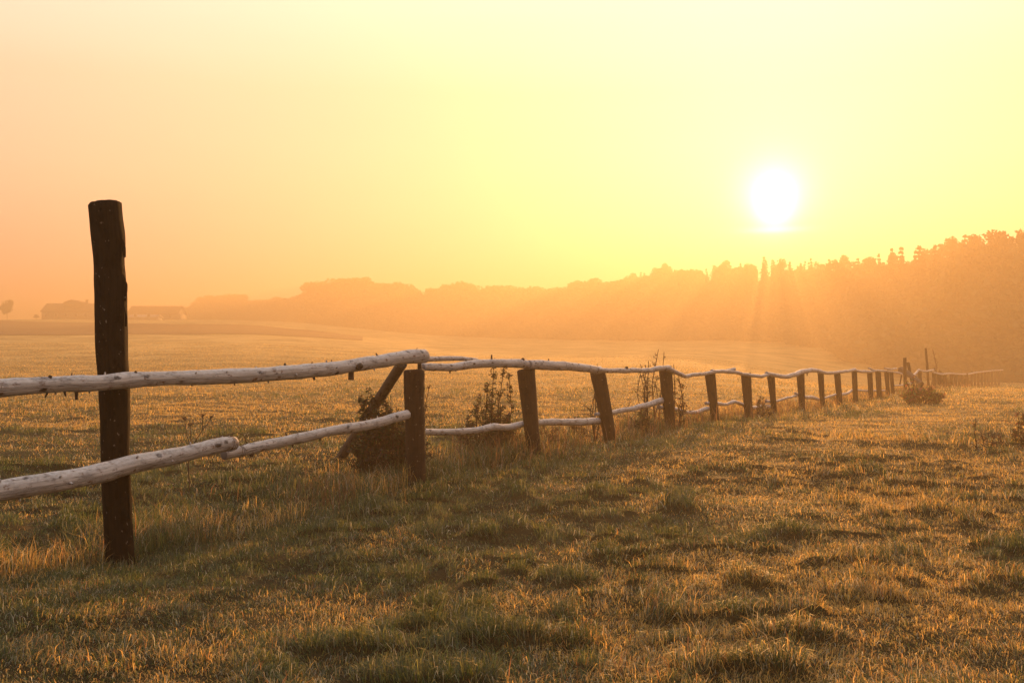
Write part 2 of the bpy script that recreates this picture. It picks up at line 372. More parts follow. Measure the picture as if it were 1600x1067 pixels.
M = {
    'grass': leafy('grass_blades', trans=.64, gloss=.05),
    'leaf': leafy('dry_leaves', trans=.5, gloss=.03),
    'crown': leafy('tree_leaves', trans=.3, gloss=.02),
    'rail': timber('pale_rail_wood', (.29, .235, .195), (.66, .58, .52), (.045, .026, .015), frost=.6, knots=.55, bump=.8),
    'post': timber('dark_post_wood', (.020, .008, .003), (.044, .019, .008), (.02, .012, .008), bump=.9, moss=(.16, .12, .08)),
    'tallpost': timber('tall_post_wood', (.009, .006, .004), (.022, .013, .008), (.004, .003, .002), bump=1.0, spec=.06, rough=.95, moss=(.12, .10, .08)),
    'brace': timber('grey_brace_wood', (.075, .05, .035), (.14, .10, .07), (.04, .025, .015), bump=.6),
    'twig': plain('dry_twig', (.07, .04, .022), var=.4, scale=30),
    'wire': plain('rusty_wire', (.09, .045, .025), rough=.55, metal=.6, scale=60),
    'bark': plain('tree_bark', (.05, .035, .025), var=.4, scale=2),
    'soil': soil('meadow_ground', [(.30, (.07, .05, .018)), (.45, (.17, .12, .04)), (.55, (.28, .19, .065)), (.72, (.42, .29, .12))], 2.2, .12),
    'plough': soil('ploughed_soil', [(.35, (.045, .026, .018)), (.7, (.085, .050, .034))], .9, .2),
    'hill': soil('far_hills', [(.3, (.03, .035, .02)), (.7, (.05, .05, .025))], .05, 1),
    'roof': plain('barn_roof', (.10, .055, .04), scale=1.5), 'wall': plain('barn_wall', (.20, .15, .11), scale=1.0), 'pale': plain('shed_wall', (.38, .34, .30), scale=1.0),
    'glass': plain('window_glass', (.03, .03, .035), rough=.15, spec=.5),
}

# ------------------------------------------------------------------ ground
def ground():
    def axis(a, lo, hi, du, c):
        u = np.arange(math.asinh((lo - c) / a), math.asinh((hi - c) / a) + du, du); return c + a * np.sinh(u)
    xs = axis(6, -900, 900, .0125, 0.5); ysf = axis(5, 6, 900, .0125, 6); ysb = axis(5, -900, 6, .05, 6)
    ys = np.concatenate([ysb[ysb < 3.0], np.arange(3.0, 6, .05), ysf])
    X, Y = np.meshgrid(xs, ys); Z = ground_z(X, Y)
    V = np.stack([X, Y, Z], -1).reshape(-1, 3); nx = len(xs); ny = len(ys)
    i = np.arange(ny - 1)[:, None] * nx; j = np.arange(nx - 1)[None]
    Q = np.stack([i + j, i + j + 1, i + nx + j + 1, i + nx + j], -1).reshape(-1, 4)
    R_ = np.hypot(X, Y).ravel(); k_ = (.16 + .84 * sstep(8, 60, R_) + .6 * sstep(70, 150, R_))[:, None] * np.ones(3)  # last term lightens the far meadow: mist brightness painted into the tint
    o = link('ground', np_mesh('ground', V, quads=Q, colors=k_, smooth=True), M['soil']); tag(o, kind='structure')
    # ploughed strip on the rise at the left
    u = np.linspace(0, 1, 160); v = np.linspace(0, 1, 60); U, W = np.meshgrid(u, v)
    s = -.95 + U * .80; y0 = 168 + 26 * U; y1 = 322 - 95 * U ** 2.0
    Yp = y0 + (y1 - y0) * W; Xp = s * Yp
    Zp = ground_z(Xp, Yp) + .12
    V = np.stack([Xp, Yp, Zp], -1).reshape(-1, 3); i = np.arange(59)[:, None] * 160; j = np.arange(159)[None]
    Q = np.stack([i + j, i + j + 1, i + 161 + j, i + 160 + j], -1).reshape(-1, 4)
    o = link('ploughed_field', np_mesh('ploughed_field', V, quads=Q, smooth=True), M['plough']); tag(o, kind='structure')
ground()

# ------------------------------------------------------------------ grass
PAL = np.array([(.90, .55, .15), (.66, .43, .10), (.24, .22, .055), (.075, .11, .028), (.58, .51, .34), (.48, .21, .06)])
def blades(x, y, length, width, lean, tint, bend=.5, hdir=None):
    n = len(x); z = ground_z(x, y) - .01
    az = rng.uniform(0, 2 * math.pi, n) if hdir is None else hdir
    fa = az + math.pi / 2 + rng.normal(0, .7, n)
    d = np.stack([np.cos(az), np.sin(az), np.zeros(n)], 1); wv = np.stack([np.cos(fa), np.sin(fa), np.zeros(n)], 1) * width[:, None]
    b = np.stack([x, y, z], 1)
    l1 = lean; l2 = np.minimum(lean + bend * rng.uniform(.4, 1.6, n), 2.2)
    m1 = b + (d * np.sin(l1)[:, None] + np.array([0, 0, 1]) * np.cos(l1)[:, None]) * (length * .55)[:, None]
    tip = m1 + (d * np.sin(l2)[:, None] + np.array([0, 0, 1]) * np.cos(l2)[:, None]) * (length * .45)[:, None]
    V = np.stack([b - wv * .5, b + wv * .5, m1 - wv * .42, m1 + wv * .42, tip], 1)
    C = np.repeat(tint[:, None], 5, 1)
    return V.reshape(-1, 3), C.reshape(-1, 3)
def blade_obj(name, sets, label, cat):
    V = np.concatenate([s[0] for s in sets]); C = np.concatenate([s[1] for s in sets]); n = len(V) // 5
    k = np.arange(n)[:, None] * 5
    T = np.concatenate([k + np.array([[0, 1, 3]]), k + np.array([[0, 3, 2]]), k + np.array([[2, 3, 4]])])
    o = link(name, np_mesh(name, V, tris=T, colors=C), M['grass']); tag(o, label, cat, kind='stuff'); return o
def sample_Y(n, y0, y1, p):      # density per area ~ Y^-p
    e = 2 - p; u = rng.uniform(0, 1, n)
    return (y0 ** e + u * (y1 ** e - y0 ** e)) ** (1 / e) if abs(e) > 1e-6 else y0 * (y1 / y0) ** u
def tints(x, y, r, green):
    n = len(x)
    g = np.clip(green + (fbm(x, y, 1.1, 3, 41) - .5) * 1.5 + (fbm(x, y, 6, 2, 47) - .5) * .8, 0, 1)
    u = r.uniform(0, 1, n); k = np.where(u < g * .62, 3, np.where(u < g * .95, 2, np.where(u < g * .95 + .10, 4, np.where(u < g * .95 + .10 + .07, 5, np.where(u < .6, 1, 0)))))
    c = PAL[k] * r.uniform(.4, 1.3, n)[:, None]; return c
def grass():
    S = []
    # short matted pasture
    for n, y0, y1, p in ((int(230e3), 3.0, 5.5, .3), (int(1280e3), 5.5, 150, 2.12)):
        Y = sample_Y(n, y0, y1, p); s = rng.uniform(-.66, .66, n); x = s * (Y + 2.2)
        tus = tussock(x, Y); patch = fbm(x, Y * 1.2, .9, 3, 71); cl = vnoise(x / .065, Y / .065, 72) * .55 + vnoise(x / .16, Y / .16, 73) * .45
        keep = rng.uniform(0, 1, n) < (.15 + .6 * patch + .9 * cl)
        x, Y, tus, patch, cl = x[keep], Y[keep], tus[keep], patch[keep], cl[keep]; n = len(x)
        fd = fence_dist(x, Y); strip = np.exp(-((fd - .1) / 1.3) ** 2)
        far = np.maximum(Y, 5.5) / 5.5
        L = (.35 + 1.25 * cl) * (.040 + .055 * rng.beta(2, 3, n) + .05 * sstep(.45, .7, patch) * rng.uniform(0, 1, n)) * .80 * (1 + .8 * tus) * (1 + .5 * strip) * (1 + .010 * np.minimum(Y, 60))
        W = .0030 * far ** .80 * rng.uniform(.7, 1.3, n)
        lean = np.abs(rng.normal(.75, .5, n)) * (1 - .45 * tus); hd = vnoise(x / .25, Y / .25, 75) * 12 + rng.normal(0, 1.1, n)
        green = .12 + .50 * tus + .45 * strip + .6 * (1 - sstep(9, 22, Y)) * (1 - sstep(-.2, .42, x / Y))
        S.append(blades(x, Y, L, W, np.clip(lean, 0, 1.5), tints(x, Y, rng, green), 1.3, hd))
    blade_obj('pasture_grass', S, 'short frosty pasture grass covering the meadow', 'grass')
    # long rough grass along the fence
    S = []
    n = 150000; Y = sample_Y(n, 4.2, 112, 1.9); fd = rng.normal(.0, .62, n) - .1
    x = .5466 * Y - 6.572 + fd * 1.1397
    cl = fbm(x, Y, .7, 3, 81); keep = rng.uniform(0, 1, n) < np.clip((cl - .28) * 3.2, .05, 1)
    x, Y, fd, cl = x[keep], Y[keep], fd[keep], cl[keep]; n = len(x)
    L = (.06 + .15 * rng.beta(2, 2.6, n)) * np.where(fd > .05, .55, 1.5) * (.55 + .8 * sstep(.35, .65, cl)) * np.exp(-np.abs(fd) * .45) * 1.1
    W = .0034 * (np.maximum(Y, 6) / 6) ** .72 * rng.uniform(.7, 1.3, n)
    t = tints(x, Y, rng, .62 + .2 * (cl - .5)); dry = rng.uniform(0, 1, n) < .14; t[dry] = np.array([.30, .17, .06]) * rng.uniform(.6, 1.2, dry.sum())[:, None]
    S.append(blades(x, Y, L, W, np.clip(np.abs(rng.normal(.32, .3, n)), 0, 1.3), t, .9))
    n = 4200; Y = sample_Y(n, 8.5, 112, 1.7); fd = rng.normal(-.25, .38, n); x = .5466 * Y - 6.572 + fd * 1.1397     # dry seed stalks
    k_ = rng.uniform(0, 1, n) < np.clip((fbm(x, Y, 1.3, 2, 85) - .40) * 5, .05, 1); x, Y = x[k_], Y[k_]; n = len(x)
    S.append(blades(x, Y, rng.uniform(.22, .52, n), .0042 * (np.maximum(Y, 6) / 6) ** .7, np.abs(rng.normal(.12, .12, n)), np.array([.20, .10, .04]) * rng.uniform(.6, 1.5, n)[:, None], .5))
    blade_obj('long_grass', S, 'long rough green and brown grass along the foot of the fence', 'long grass')
grass()

# ------------------------------------------------------------------ the fence
NRM = Vector((.877, -.4796, 0))         # towards the camera side
fence = root('pole_fence', P(648, 765, Yf(648)), 'long rustic fence of dark posts and pale frosted rails running away into the mist', 'fence')
def rail_pts(pts, off):
    out = []
    for px, py, t in pts:
        Y = Yf(px); p = P(px, py, Y)
        # slide along the view ray so the rail lies in front of / behind the posts
        ray = Vector((p.x, p.y, p.z - EYE)).normalized(); k = off / (ray.dot(NRM)); out.append((p + ray * k, t / F * Y * .5))
    return out
def rail(pts, off, seed, label=None, sides=14, gnarl=0.0, knots=(), mat='rail'):
    pr = [(p, r * .93) for p, r in rail_pts(pts, off)]; mb = MB(); mb.log([p for p, r in pr], [r for p, r in pr], sides=sides, seed=seed, seg=.035, lump=.06, rough=.035, gnarl=gnarl, nmax=150)
    # short knot stubs on the bark
    rd = random.Random(seed); T = len(pr)
    for k in range(int(len(pr) * 1.6)):
        i = rd.randrange(T - 1); f = rd.random(); c = pr[i][0].lerp(pr[i + 1][0], f); r = pr[i][1] * (1 - f) + pr[i + 1][1] * f
        a = rd.uniform(-.4, math.pi + .4) if rd.random() < .75 else rd.uniform(math.pi, 2 * math.pi)
        d = Vector((NRM.x * math.cos(a), NRM.y * math.cos(a), math.sin(a))); l = r * rd.uniform(.1, .35)
        mb.log([c + d * r * .7, c + d * (r + l)], [r * .16, r * .09], sides=6, seed=k, seg=.05)
    o = part(mb, 'rail', M[mat], fence, smooth=True)
    if label: o['label'] = label
    return o, pr
def stick(parent, p0, p1, r0, r1, name='branch_stub', mat='twig', mid=None):
    mb = MB(); pts = [p0] + ([mid] if mid is not None else [(Vector(p0) + Vector(p1)) / 2]) + [p1]
    mb.log(pts, [r0, (r0 + r1) / 2, r1], sides=7, seed=3, seg=.02, rough=.15, lump=.15); return part(mb, name, M[mat], parent, smooth=True)

# upper and lower rails of the first bay: in front of the tall post
ur, urp = rail([(-90, 610, 29), (0, 606, 29), (60, 602, 28), (105, 600, 27), (160, 598, 27), (205, 593.5, 27), (250, 591.5, 25), (300, 590, 24.5), (350, 588, 25), (400, 585.5, 24.5), (440, 583, 24), (485, 579, 24), (525, 575.5, 23), (564, 569.5, 22.5), (590, 565.5, 22), (616, 561, 22), (640, 557.5, 23), (663, 556.5, 23)], .17, 3, 'thick pale upper rail ending on the second post', 18)
lr, lrp = rail([(-90, 786, 37), (0, 767, 35), (80, 754, 33.5), (120, 747, 33), (159, 739, 33), (204, 726, 31), (245, 718, 28), (287, 709.5, 26), (320, 701, 25.5), (351, 694, 25), (366, 692, 22)], .19, 5, 'thick pale lower rail with a broken end', 18)
l2, l2p = rail([(350, 710, 18), (380, 703.5, 19), (405, 698, 18.5), (432, 692, 18.5), (459, 686.5, 18), (485, 681, 17), (511, 674.5, 16), (540, 669.5, 16.5), (564, 666, 17), (590, 660.5, 17), (616, 653, 17), (636, 648, 16)], .02, 7, 'thinner pale lower rail sawn off at its near end', 16)
def at_rail(pr, pts, px):            # point on a rail at a column
    xs = [p[0] for p in pts]
    for i in range(len(xs) - 1):
        if xs[i] <= px <= xs[i + 1]:
            f = (px - xs[i]) / (xs[i + 1] - xs[i]); return pr[i][0].lerp(pr[i + 1][0], f), pr[i][1]
def colpt(pr, px):
    best = min(range(len(pr) - 1), key=lambda i: abs((pr[i][0].x / pr[i][0].y + pr[i + 1][0].x / pr[i + 1][0].y) / 2 * F + 800 - px))
    a, b = pr[best], pr[best + 1]; xa = a[0].x / a[0].y * F + 800; xb = b[0].x / b[0].y * F + 800; f = (px - xa) / (xb - xa)
    return a[0].lerp(b[0], f), a[1] * (1 - f) + b[1] * f
def stub(parent, pr, px, up, ln, r, lean=(0, 0)):
    c, R = colpt(pr, px); d = Vector((lean[0], lean[1], up)).normalized()
    stick(parent, c + d * R * .75, c + d * (R + ln), r, r * .7)
for px, up, ln, r, le in ((72, 1, .012, .014, (.5, 0)), (109, 1, .02, .004, (.2, 0)), (80, -1, .035, .007, (-.5, 0)), (97, -1, .025, .008, (.3, 0)), (119, -1, .05, .012, (0, 0)), (205, 1, .012, .012, (.6, 0)),
                          (296, -1, .012, .006, (.3, 0)), (366, -1, .015, .006, (0, 0)), (449, 1, .02, .012, (-.3, 0)), (484, 1, .015, .006, (.3, 0)), (488, -1, .02, .012, (.2, 0)), (518, 1, .015, .006, (0, 0)), (595, 1, .025, .010, (-.6, 0)), (649, 1, .02, .005, (.2, 0))):
    stub(ur, urp, px, up, ln, r, le)
c_, R_ = colpt(urp, 551); stick(ur, c_ + NRM * R_ * .9 + Vector((0, 0, -.02)), c_ + NRM * R_ * 1.25 + Vector((.015, 0, .01)), .035, .028, 'knot')
c_, R_ = colpt(urp, 548); stick(ur, c_ + Vector((0, 0, -R_ * .8)), c_ + Vector((.0, 0, -R_ - .06)), .022, .026, 'branch_stub')
for px, up, ln, r, le in ((449, 1, .03, .008, (-.2, 0)), (390, -1, .02, .02, (.3, 0)), (457, -1, .02, .008, (0, 0)), (500, -1, .02, .01, (0, 0))): stub(l2, l2p, px, up, ln, r, le)
# wire that ties the two lower rails
def wire(parent, c, R, n=2, tilt=.0):
    mb = MB()
    for k in range(n):
        pts = []
        for i in range(17):
            a = i / 16 * 2 * math.pi; pts.append(c + Vector((.5466, 1, 0)).normalized() * (.016 * k + .006 * math.sin(a * 2 + k)) + NRM * math.cos(a) * (R + .004) + Vector((0, 0, math.sin(a) * (R + .004))))
        mb.tube(pts, .0014, .0014, 5)
    return part(mb, 'wire', M['wire'], parent)
a_, ra = colpt(lrp, 357); b_, rb = colpt(l2p, 372)
wire(lr, a_, ra, 3); wire(l2, b_, rb, 3)
mb = MB(); q0 = a_ + Vector((-.12, -.1, ra * .95)); q1 = a_ + Vector((0, 0, ra + .012)); q2 = a_ + Vector((.11, .02, .055)); q3 = a_ + Vector((.135, .02, 0)); q4 = b_ + Vector((.02, 0, rb))
cur = [q0, q1, (q1 + q2) / 2 + Vector((0.01, 0, .025)), q2 + Vector((0, 0, .01)), q3, q4]; mb.tube(cur, .0035, .0035, 6); part(mb, 'wire', M['wire'], lr)

# posts: (x left top, x right top, y top, x left base, x right base, y base)
def post(prof, seed, mat, off=0.0, label=None, slant=.0, sides=16, depth_px=None, rough=.07):
    """prof: rows (xl, xr, y) from top to bottom"""
    xb = (prof[-1][0] + prof[-1][1]) / 2; Y = Yf(depth_px or xb)
    rows = [(P((a + b) / 2, y, Y), (b - a) / 2 / F * Y * (1.25 if Y > 55 else 1)) for a, b, y in prof]
    foot = rows[-1][0]; d = (rows[-1][0] - rows[-2][0]).normalized(); rows.append((foot + d * .35, rows[-1][1]))
    if off: rows = [(p + NRM * off, r) for p, r in rows]
    mb = MB(); mb.log([p for p, r in rows][::-1], [r for p, r in rows][::-1], sides=sides, seed=seed, seg=.045, lump=.025, rough=rough, nmax=60)
    # uneven saw cut
    V = mb.v[0]; top = rows[0][0]; rr = rows[0][1]
    for i in range(len(V)):
        if V[i][2] > top.z - rr * .35: V[i][2] += (V[i][0] - top.x) * slant + random.Random(i).uniform(-.0012, .0012)
    o = part(mb, 'post', M[mat], fence, smooth=True)
    if label: o['label'] = label
    return o
tall = post([(140, 188, 319), (143, 191, 350), (146, 194, 380), (148.5, 192.5, 408), (148.5, 196, 440), (149.5, 197, 500), (150.5, 199, 560), (155, 201, 600), (157, 202, 660), (157.5, 202, 700), (159, 204, 750), (162, 206, 800), (165, 209, 866)], 21, 'tallpost', label='tall dark leaning post standing far above the rails', slant=.02, depth_px=180, sides=22, rough=.06)
# bark flakes on the tall post
Yp = Yf(180)
for (x0, y0, x1, y1, x2, y2, th) in ((191, 365, 195, 385, 196.5, 402, 4), (194, 428, 198, 445, 197, 470, 4), (197, 480, 199, 500, 198.5, 510, 3)):
    mb = MB(); mb.log([P(x0 - 2, y0, Yp - .02), P(x1 - 2, y1, Yp - .02), P(x2 - 2, y2, Yp - .02)], [.002, th / F * Yp * .8, th / F * Yp * .55], sides=8, seed=4, rough=.2); part(mb, 'bark_flake', M['tallpost'], tall, smooth=True)
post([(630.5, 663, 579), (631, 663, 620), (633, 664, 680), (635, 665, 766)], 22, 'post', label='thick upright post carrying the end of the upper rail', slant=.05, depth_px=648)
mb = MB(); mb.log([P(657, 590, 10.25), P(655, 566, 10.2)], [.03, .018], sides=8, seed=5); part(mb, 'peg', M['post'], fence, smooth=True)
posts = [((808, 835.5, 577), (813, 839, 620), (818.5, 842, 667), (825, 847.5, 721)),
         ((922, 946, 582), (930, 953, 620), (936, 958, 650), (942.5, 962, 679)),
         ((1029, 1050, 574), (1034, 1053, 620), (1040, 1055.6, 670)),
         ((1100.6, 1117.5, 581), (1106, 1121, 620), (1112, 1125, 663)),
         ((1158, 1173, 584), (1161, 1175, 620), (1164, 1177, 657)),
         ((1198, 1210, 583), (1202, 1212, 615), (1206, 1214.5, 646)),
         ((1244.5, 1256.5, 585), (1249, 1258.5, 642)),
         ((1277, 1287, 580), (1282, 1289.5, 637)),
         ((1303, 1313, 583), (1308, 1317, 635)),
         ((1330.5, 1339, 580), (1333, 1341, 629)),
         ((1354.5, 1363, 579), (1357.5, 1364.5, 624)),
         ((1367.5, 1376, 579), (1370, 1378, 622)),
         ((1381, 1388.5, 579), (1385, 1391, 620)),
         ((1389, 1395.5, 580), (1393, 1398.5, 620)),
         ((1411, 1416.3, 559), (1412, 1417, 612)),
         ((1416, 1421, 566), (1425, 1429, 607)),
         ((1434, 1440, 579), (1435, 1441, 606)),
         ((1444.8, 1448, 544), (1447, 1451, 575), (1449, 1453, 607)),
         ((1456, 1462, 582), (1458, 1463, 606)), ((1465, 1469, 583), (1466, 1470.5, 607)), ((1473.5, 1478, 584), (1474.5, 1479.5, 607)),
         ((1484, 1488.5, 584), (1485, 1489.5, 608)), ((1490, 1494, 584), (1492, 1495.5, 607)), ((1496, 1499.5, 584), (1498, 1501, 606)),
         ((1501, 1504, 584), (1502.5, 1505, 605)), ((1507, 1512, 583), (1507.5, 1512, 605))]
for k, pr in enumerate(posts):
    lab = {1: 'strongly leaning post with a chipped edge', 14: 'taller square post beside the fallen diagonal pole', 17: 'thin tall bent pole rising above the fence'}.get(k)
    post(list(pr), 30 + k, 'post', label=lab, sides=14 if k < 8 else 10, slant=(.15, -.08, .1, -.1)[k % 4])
for k in range(9):       # the last posts in the mist
    x = 1518 + 5.3 * k; y0 = np.interp(x, [1512, 1526, 1545, 1567], [584, 582.5, 580, 578]); post([(x - 1.5, x + 1.5, y0), (x - 1.3, x + 1.7, y0 + 21)], 70 + k, 'post', sides=8)
# diagonal brace behind the second post
mb = MB(); mb.log([P(521, 733, 12.2), P(575, 650, 11.3), P(628, 568, 10.35)], [.062, .060, .055], sides=14, seed=9, rough=.05, lump=.03); o = part(mb, 'brace', M['brace'], fence, smooth=True); o['label'] = 'grey diagonal brace leaning on the second post'
# further upper rails, lying on the post tops
U = [([(660, 573.5, 13), (682, 573.5, 13), (703, 574, 13), (722, 571.5, 14), (740, 569, 14), (776, 567.5, 15), (808, 568, 15.5), (832, 570, 15)], -.03, 11),
     ([(664, 561, 9), (690, 560.5, 9), (715, 560, 8.5), (745, 563, 8)], -.35, 12),
     ([(826, 569, 15), (834, 569.5, 17), (863, 571, 16.5), (892, 573.5, 14.5), (918, 576, 13.5), (937, 577.5, 13)], .0, 13),
     ([(934, 576.5, 7), (955, 578.5, 8), (978.6, 578.5, 8.5), (1007, 578, 8), (1034, 575.5, 9), (1045, 574, 8)], .05, 14),
     ([(1040, 575, 8), (1048, 577.5, 8.5), (1056, 582, 7.5), (1069, 587, 7), (1087, 585, 6.5), (1102.5, 583, 6), (1121, 580, 6)], .05, 15),
     ([(1112, 580.5, 6), (1121, 580, 6), (1144, 581, 6.5), (1162, 584, 5.5), (1181, 587, 6), (1192, 588, 6), (1201, 584, 6)], .05, 16),
     ([(1198, 583.5, 6.5), (1211, 586, 7), (1230, 588, 7.5), (1243, 585, 8.5), (1255, 580.5, 8.5), (1267, 578.5, 7.5), (1282, 580, 6)], .05, 17),
     ([(1280, 580.5, 6), (1294, 583, 5.5), (1309, 581.5, 5), (1322.5, 580, 5), (1336, 577.5, 5)], .05, 18),
     ([(1333, 577.5, 4), (1348, 580.5, 5), (1360, 580.5, 4.5), (1366, 580, 4)], .05, 19),
     ([(1357, 575, 2.5), (1364, 578, 3.5), (1380, 579.5, 3), (1400, 582, 3), (1409, 584, 3.2)], .05, 20),
     ([(1382.5, 575.5, 2.6), (1391, 577, 2.8), (1401, 575.8, 2.6)], .1, 23),
     ([(1426, 588, 4), (1431, 583, 4), (1436, 577.5, 3)], .05, 24), ([(1434, 578, 2.6), (1445, 580, 3), (1459, 578, 2.6)], .05, 25),
     ([(1458, 582, 2.5), (1471, 584.6, 3), (1484, 583.6, 2.5), (1498, 584.5, 2.3), (1512, 584.4, 2.3), (1526, 582, 2.2)], .05, 26),
     ([(1524, 582.2, 2.0), (1545, 579.8, 1.8), (1567, 577.8, 1.6)], .05, 27)]
stubs = {11: [(703, -1, .02, .012), (728, 1, .02, .006)], 13: [(857, 1, .02, .01)], 15: [], 17: [(1261, -1, .06, .02)]}
for pts, off, seed in U:
    o, pr = rail(pts, off, seed, sides=14 if seed < 17 else 9, gnarl=.02 if seed > 12 else 0)
    for s_ in stubs.get(seed, []): stub(o, pr, *s_)
    if seed == 11: c_, R_ = colpt(pr, 817); stick(o, c_ + Vector((0, 0, R_)), c_ + Vector((.0, -.07, R_ + .005)), .024, .022, 'knot')
    if seed == 11: stub(o, pr, 768, 1, .05, .012)
    if seed == 14: c_, R_ = colpt(pr, 979); stick(o, c_ + Vector((0, 0, R_)), c_ + Vector((.0, -.07, R_ + .004)), .024, .022, 'knot')
    if seed == 16: c_, R_ = colpt(pr, 1147); stick(o, c_ + Vector((-.25, 0, R_ * .6)), c_ + Vector((.02, -.04, R_ + .03)), .03, .03, 'branch_stub', 'rail')
# lower rails: behind the posts
Lw = [([(655, 674, 12), (692, 675, 11.5), (719, 674.5, 11), (745, 672.5, 11.5), (768, 667, 13), (787, 668, 11), (811, 663, 11), (835, 659, 10)], -.16, 41),
      ([(822, 661, 11), (840, 660.4, 11.5), (876, 659, 12), (907, 659, 12.5), (938, 657.5, 12.5), (952, 657, 11)], -.14, 42),
      ([(931, 648, 6.5), (956, 644.5, 8), (975, 641, 8.5), (994, 636.6, 9.5), (1012, 632, 10), (1031, 626, 11), (1042, 624, 10)], -.13, 43),
      ([(1029, 636, 8), (1043, 637, 7), (1056, 639.5, 6.5), (1069, 643.5, 7), (1087, 643.7, 7), (1106, 638, 8), (1118, 637, 7)], -.13, 44),
      ([(1103, 629.5, 6), (1123, 630.5, 6.5), (1136, 631.5, 5.5), (1146, 628, 6.5), (1155, 630, 6), (1164, 633, 6)], -.12, 45),
      ([(1170, 637, 7), (1180, 636.8, 7.5), (1193, 635, 8), (1205, 635, 7.5)], -.12, 46),
      ([(1197, 627.5, 6), (1215, 626, 4.5), (1228, 622, 4.5), (1246, 618, 4)], -.12, 47),
      ([(1243, 614.5, 5), (1258, 620.5, 6), (1270, 621, 7), (1281, 624.5, 5.5)], -.12, 48), ([(1281, 624, 3), (1297, 619, 4), (1308, 615.5, 4)], -.12, 49),
      ([(1307, 617, 4), (1317, 616, 5), (1324, 614.5, 5), (1331, 609.5, 4), (1338, 606, 3)], -.12, 50), ([(1334, 609, 3), (1342, 609.5, 3), (1358, 611, 3)], -.12, 51), ([(1358, 610, 3), (1382, 610, 3)], -.12, 52),
      ([(1397, 602.5, 2.5), (1410, 601.5, 2.8), (1424, 599, 3.4)], -.1, 53)]
for pts, off, seed in Lw:
    o, pr = rail(pts, off, seed, sides=14 if seed < 46 else 9, gnarl=.015)
# wrecked bay: a fallen pole and a thin prop
Yw = Yf(1420)
mb = MB(); mb.log([P(1407, 577, Yw), P(1422, 586, Yw - .6), P(1440, 600, Yw - 1.6)], [.14, .12, .11], sides=10, seed=61, rough=.08); o = part(mb, 'fallen_pole', M['brace'], fence, smooth=True); o['label'] = 'fallen pole lying diagonally from a post top to the ground'
mb = MB(); mb.log([P(1406, 601, Yw), P(1410, 579, Yw)], [.035, .03], sides=8, seed=62); part(mb, 'brace', M['post'], fence, smooth=True)

# ------------------------------------------------------------------ weeds and bushes
def shrub(name, label, cat, px, py, Y, hpx, wpx, nst, leaves, leafL, dens=1.0, tint=(.10, .075, .035), spiky=0.0, seed=0, base_spread=.75, group=None, tall=()):
    rd = random.Random(seed); base = P(px, py, Y); base.z = gz(base.x, base.y)
    H = hpx / F * Y; W = wpx / F * Y
    t = root(name, base, label, cat, group); st = MB(); lf = MB(); rm = .00030 * Y
    specs = [(rd.uniform(-1, 1), rd.uniform(.55, 1)) for _ in range(nst)] + list(tall)
    for k, (u, hf) in enumerate(specs):
        tl = k >= nst
        h = H * hf * (1 - .6 * u * u if not tl else 1); bx = base + Vector((u * W * .5 * base_spread, rd.uniform(-.5, .5) * W * .4 * (0 if tl else 1), -.02))
        end = base + Vector((u * W * .5 + rd.uniform(-.03, .03), rd.uniform(-.5, .5) * W * .6, h)); md = bx.lerp(end, .5) + Vector((rd.uniform(-.11, .11) * H, rd.uniform(-.08, .08) * H, .05 * H))
        pts = [bx + (md - bx) * i / 3 for i in range(3)] + [md + (end - md) * i / 4 for i in range(5)]
        st.tube(pts, max(.005, .007 * H, rm * (2.2 if tl else 1.2)), max(rm, .0024 if not tl else .003), 5)
        for b in range(int((6 if not tl else 14) * dens) + 1):
            f = rd.uniform(.06, .98); i = min(6, int(f * 7)); p0 = pts[i].lerp(pts[i + 1], f * 7 - i); ln = H * rd.uniform(.08, .25) * (1.1 - f) * 1.6 * (.6 if tl else 1)
            p1 = p0 + Vector((rd.gauss(0, 1), rd.gauss(0, .8), rd.uniform(.1, 1.1))).normalized() * ln
            st.tube([p0, (p0 + p1) / 2 + Vector((0, 0, .006)), p1], max(rm, .0032), max(rm * .7, .0018), 4)
            for q in range(max(1, int(leaves * rd.uniform(.5, 1.4)))):
                pp = p0.lerp(p1, rd.uniform(.1, 1.05)) + Vector((rd.gauss(0, .012), rd.gauss(0, .012), rd.gauss(0, .012)))
                c = [x * rd.uniform(.5, 1.5) for x in tint]; sz = leafL * rd.uniform(.6, 1.3)
                lf.leaf(pp, sz, sz * .55, c, rd, droop=.3)
    part(st, 'stems', M['twig'], t); part(lf, 'foliage', M['leaf'], t, colors=True); return t
G = 'weeds and shrubs growing along the fence'
shrub('shrub', 'leafy dark shrub between the diagonal brace and the thick upright post', 'shrub', 605, 742, 11.0, 124, 105, 46, 15, .040, 1.6, (.055, .050, .022), seed=1, group=G, tall=((-.85, .98), (-.62, 1.08), (-.5, 1.0)))
shrub('climbing_weed', 'thin dead weed climbing the far side of the thick upright post', 'weed', 667, 738, 10.5, 158, 10, 0, 5, .022, 1.4, (.10, .06, .03), seed=2, group=G, tall=((.2, 1.0), (.5, .8), (0, .6)))
shrub('shrub', 'bushy shrub with tall dry stems behind the lower rail between second and third posts', 'shrub', 757, 712, 12.8, 92, 105, 34, 11, .034, 1.5, (.075, .060, .026), seed=3, group=G, tall=((.25, 1.62), (.55, 1.55), (.68, 1.35), (.1, 1.2)))
shrub('weed', 'low ragged weed just right of the third post', 'weed', 850, 700, 13.4, 58, 50, 9, 6, .03, 1, (.09, .065, .03), seed=4, group=G)
shrub('weed', 'short brown weed under the rail left of the leaning fourth post', 'weed', 897, 685, 14.8, 45, 40, 10, 6, .03, 1, (.11, .07, .03), seed=5, group=G)
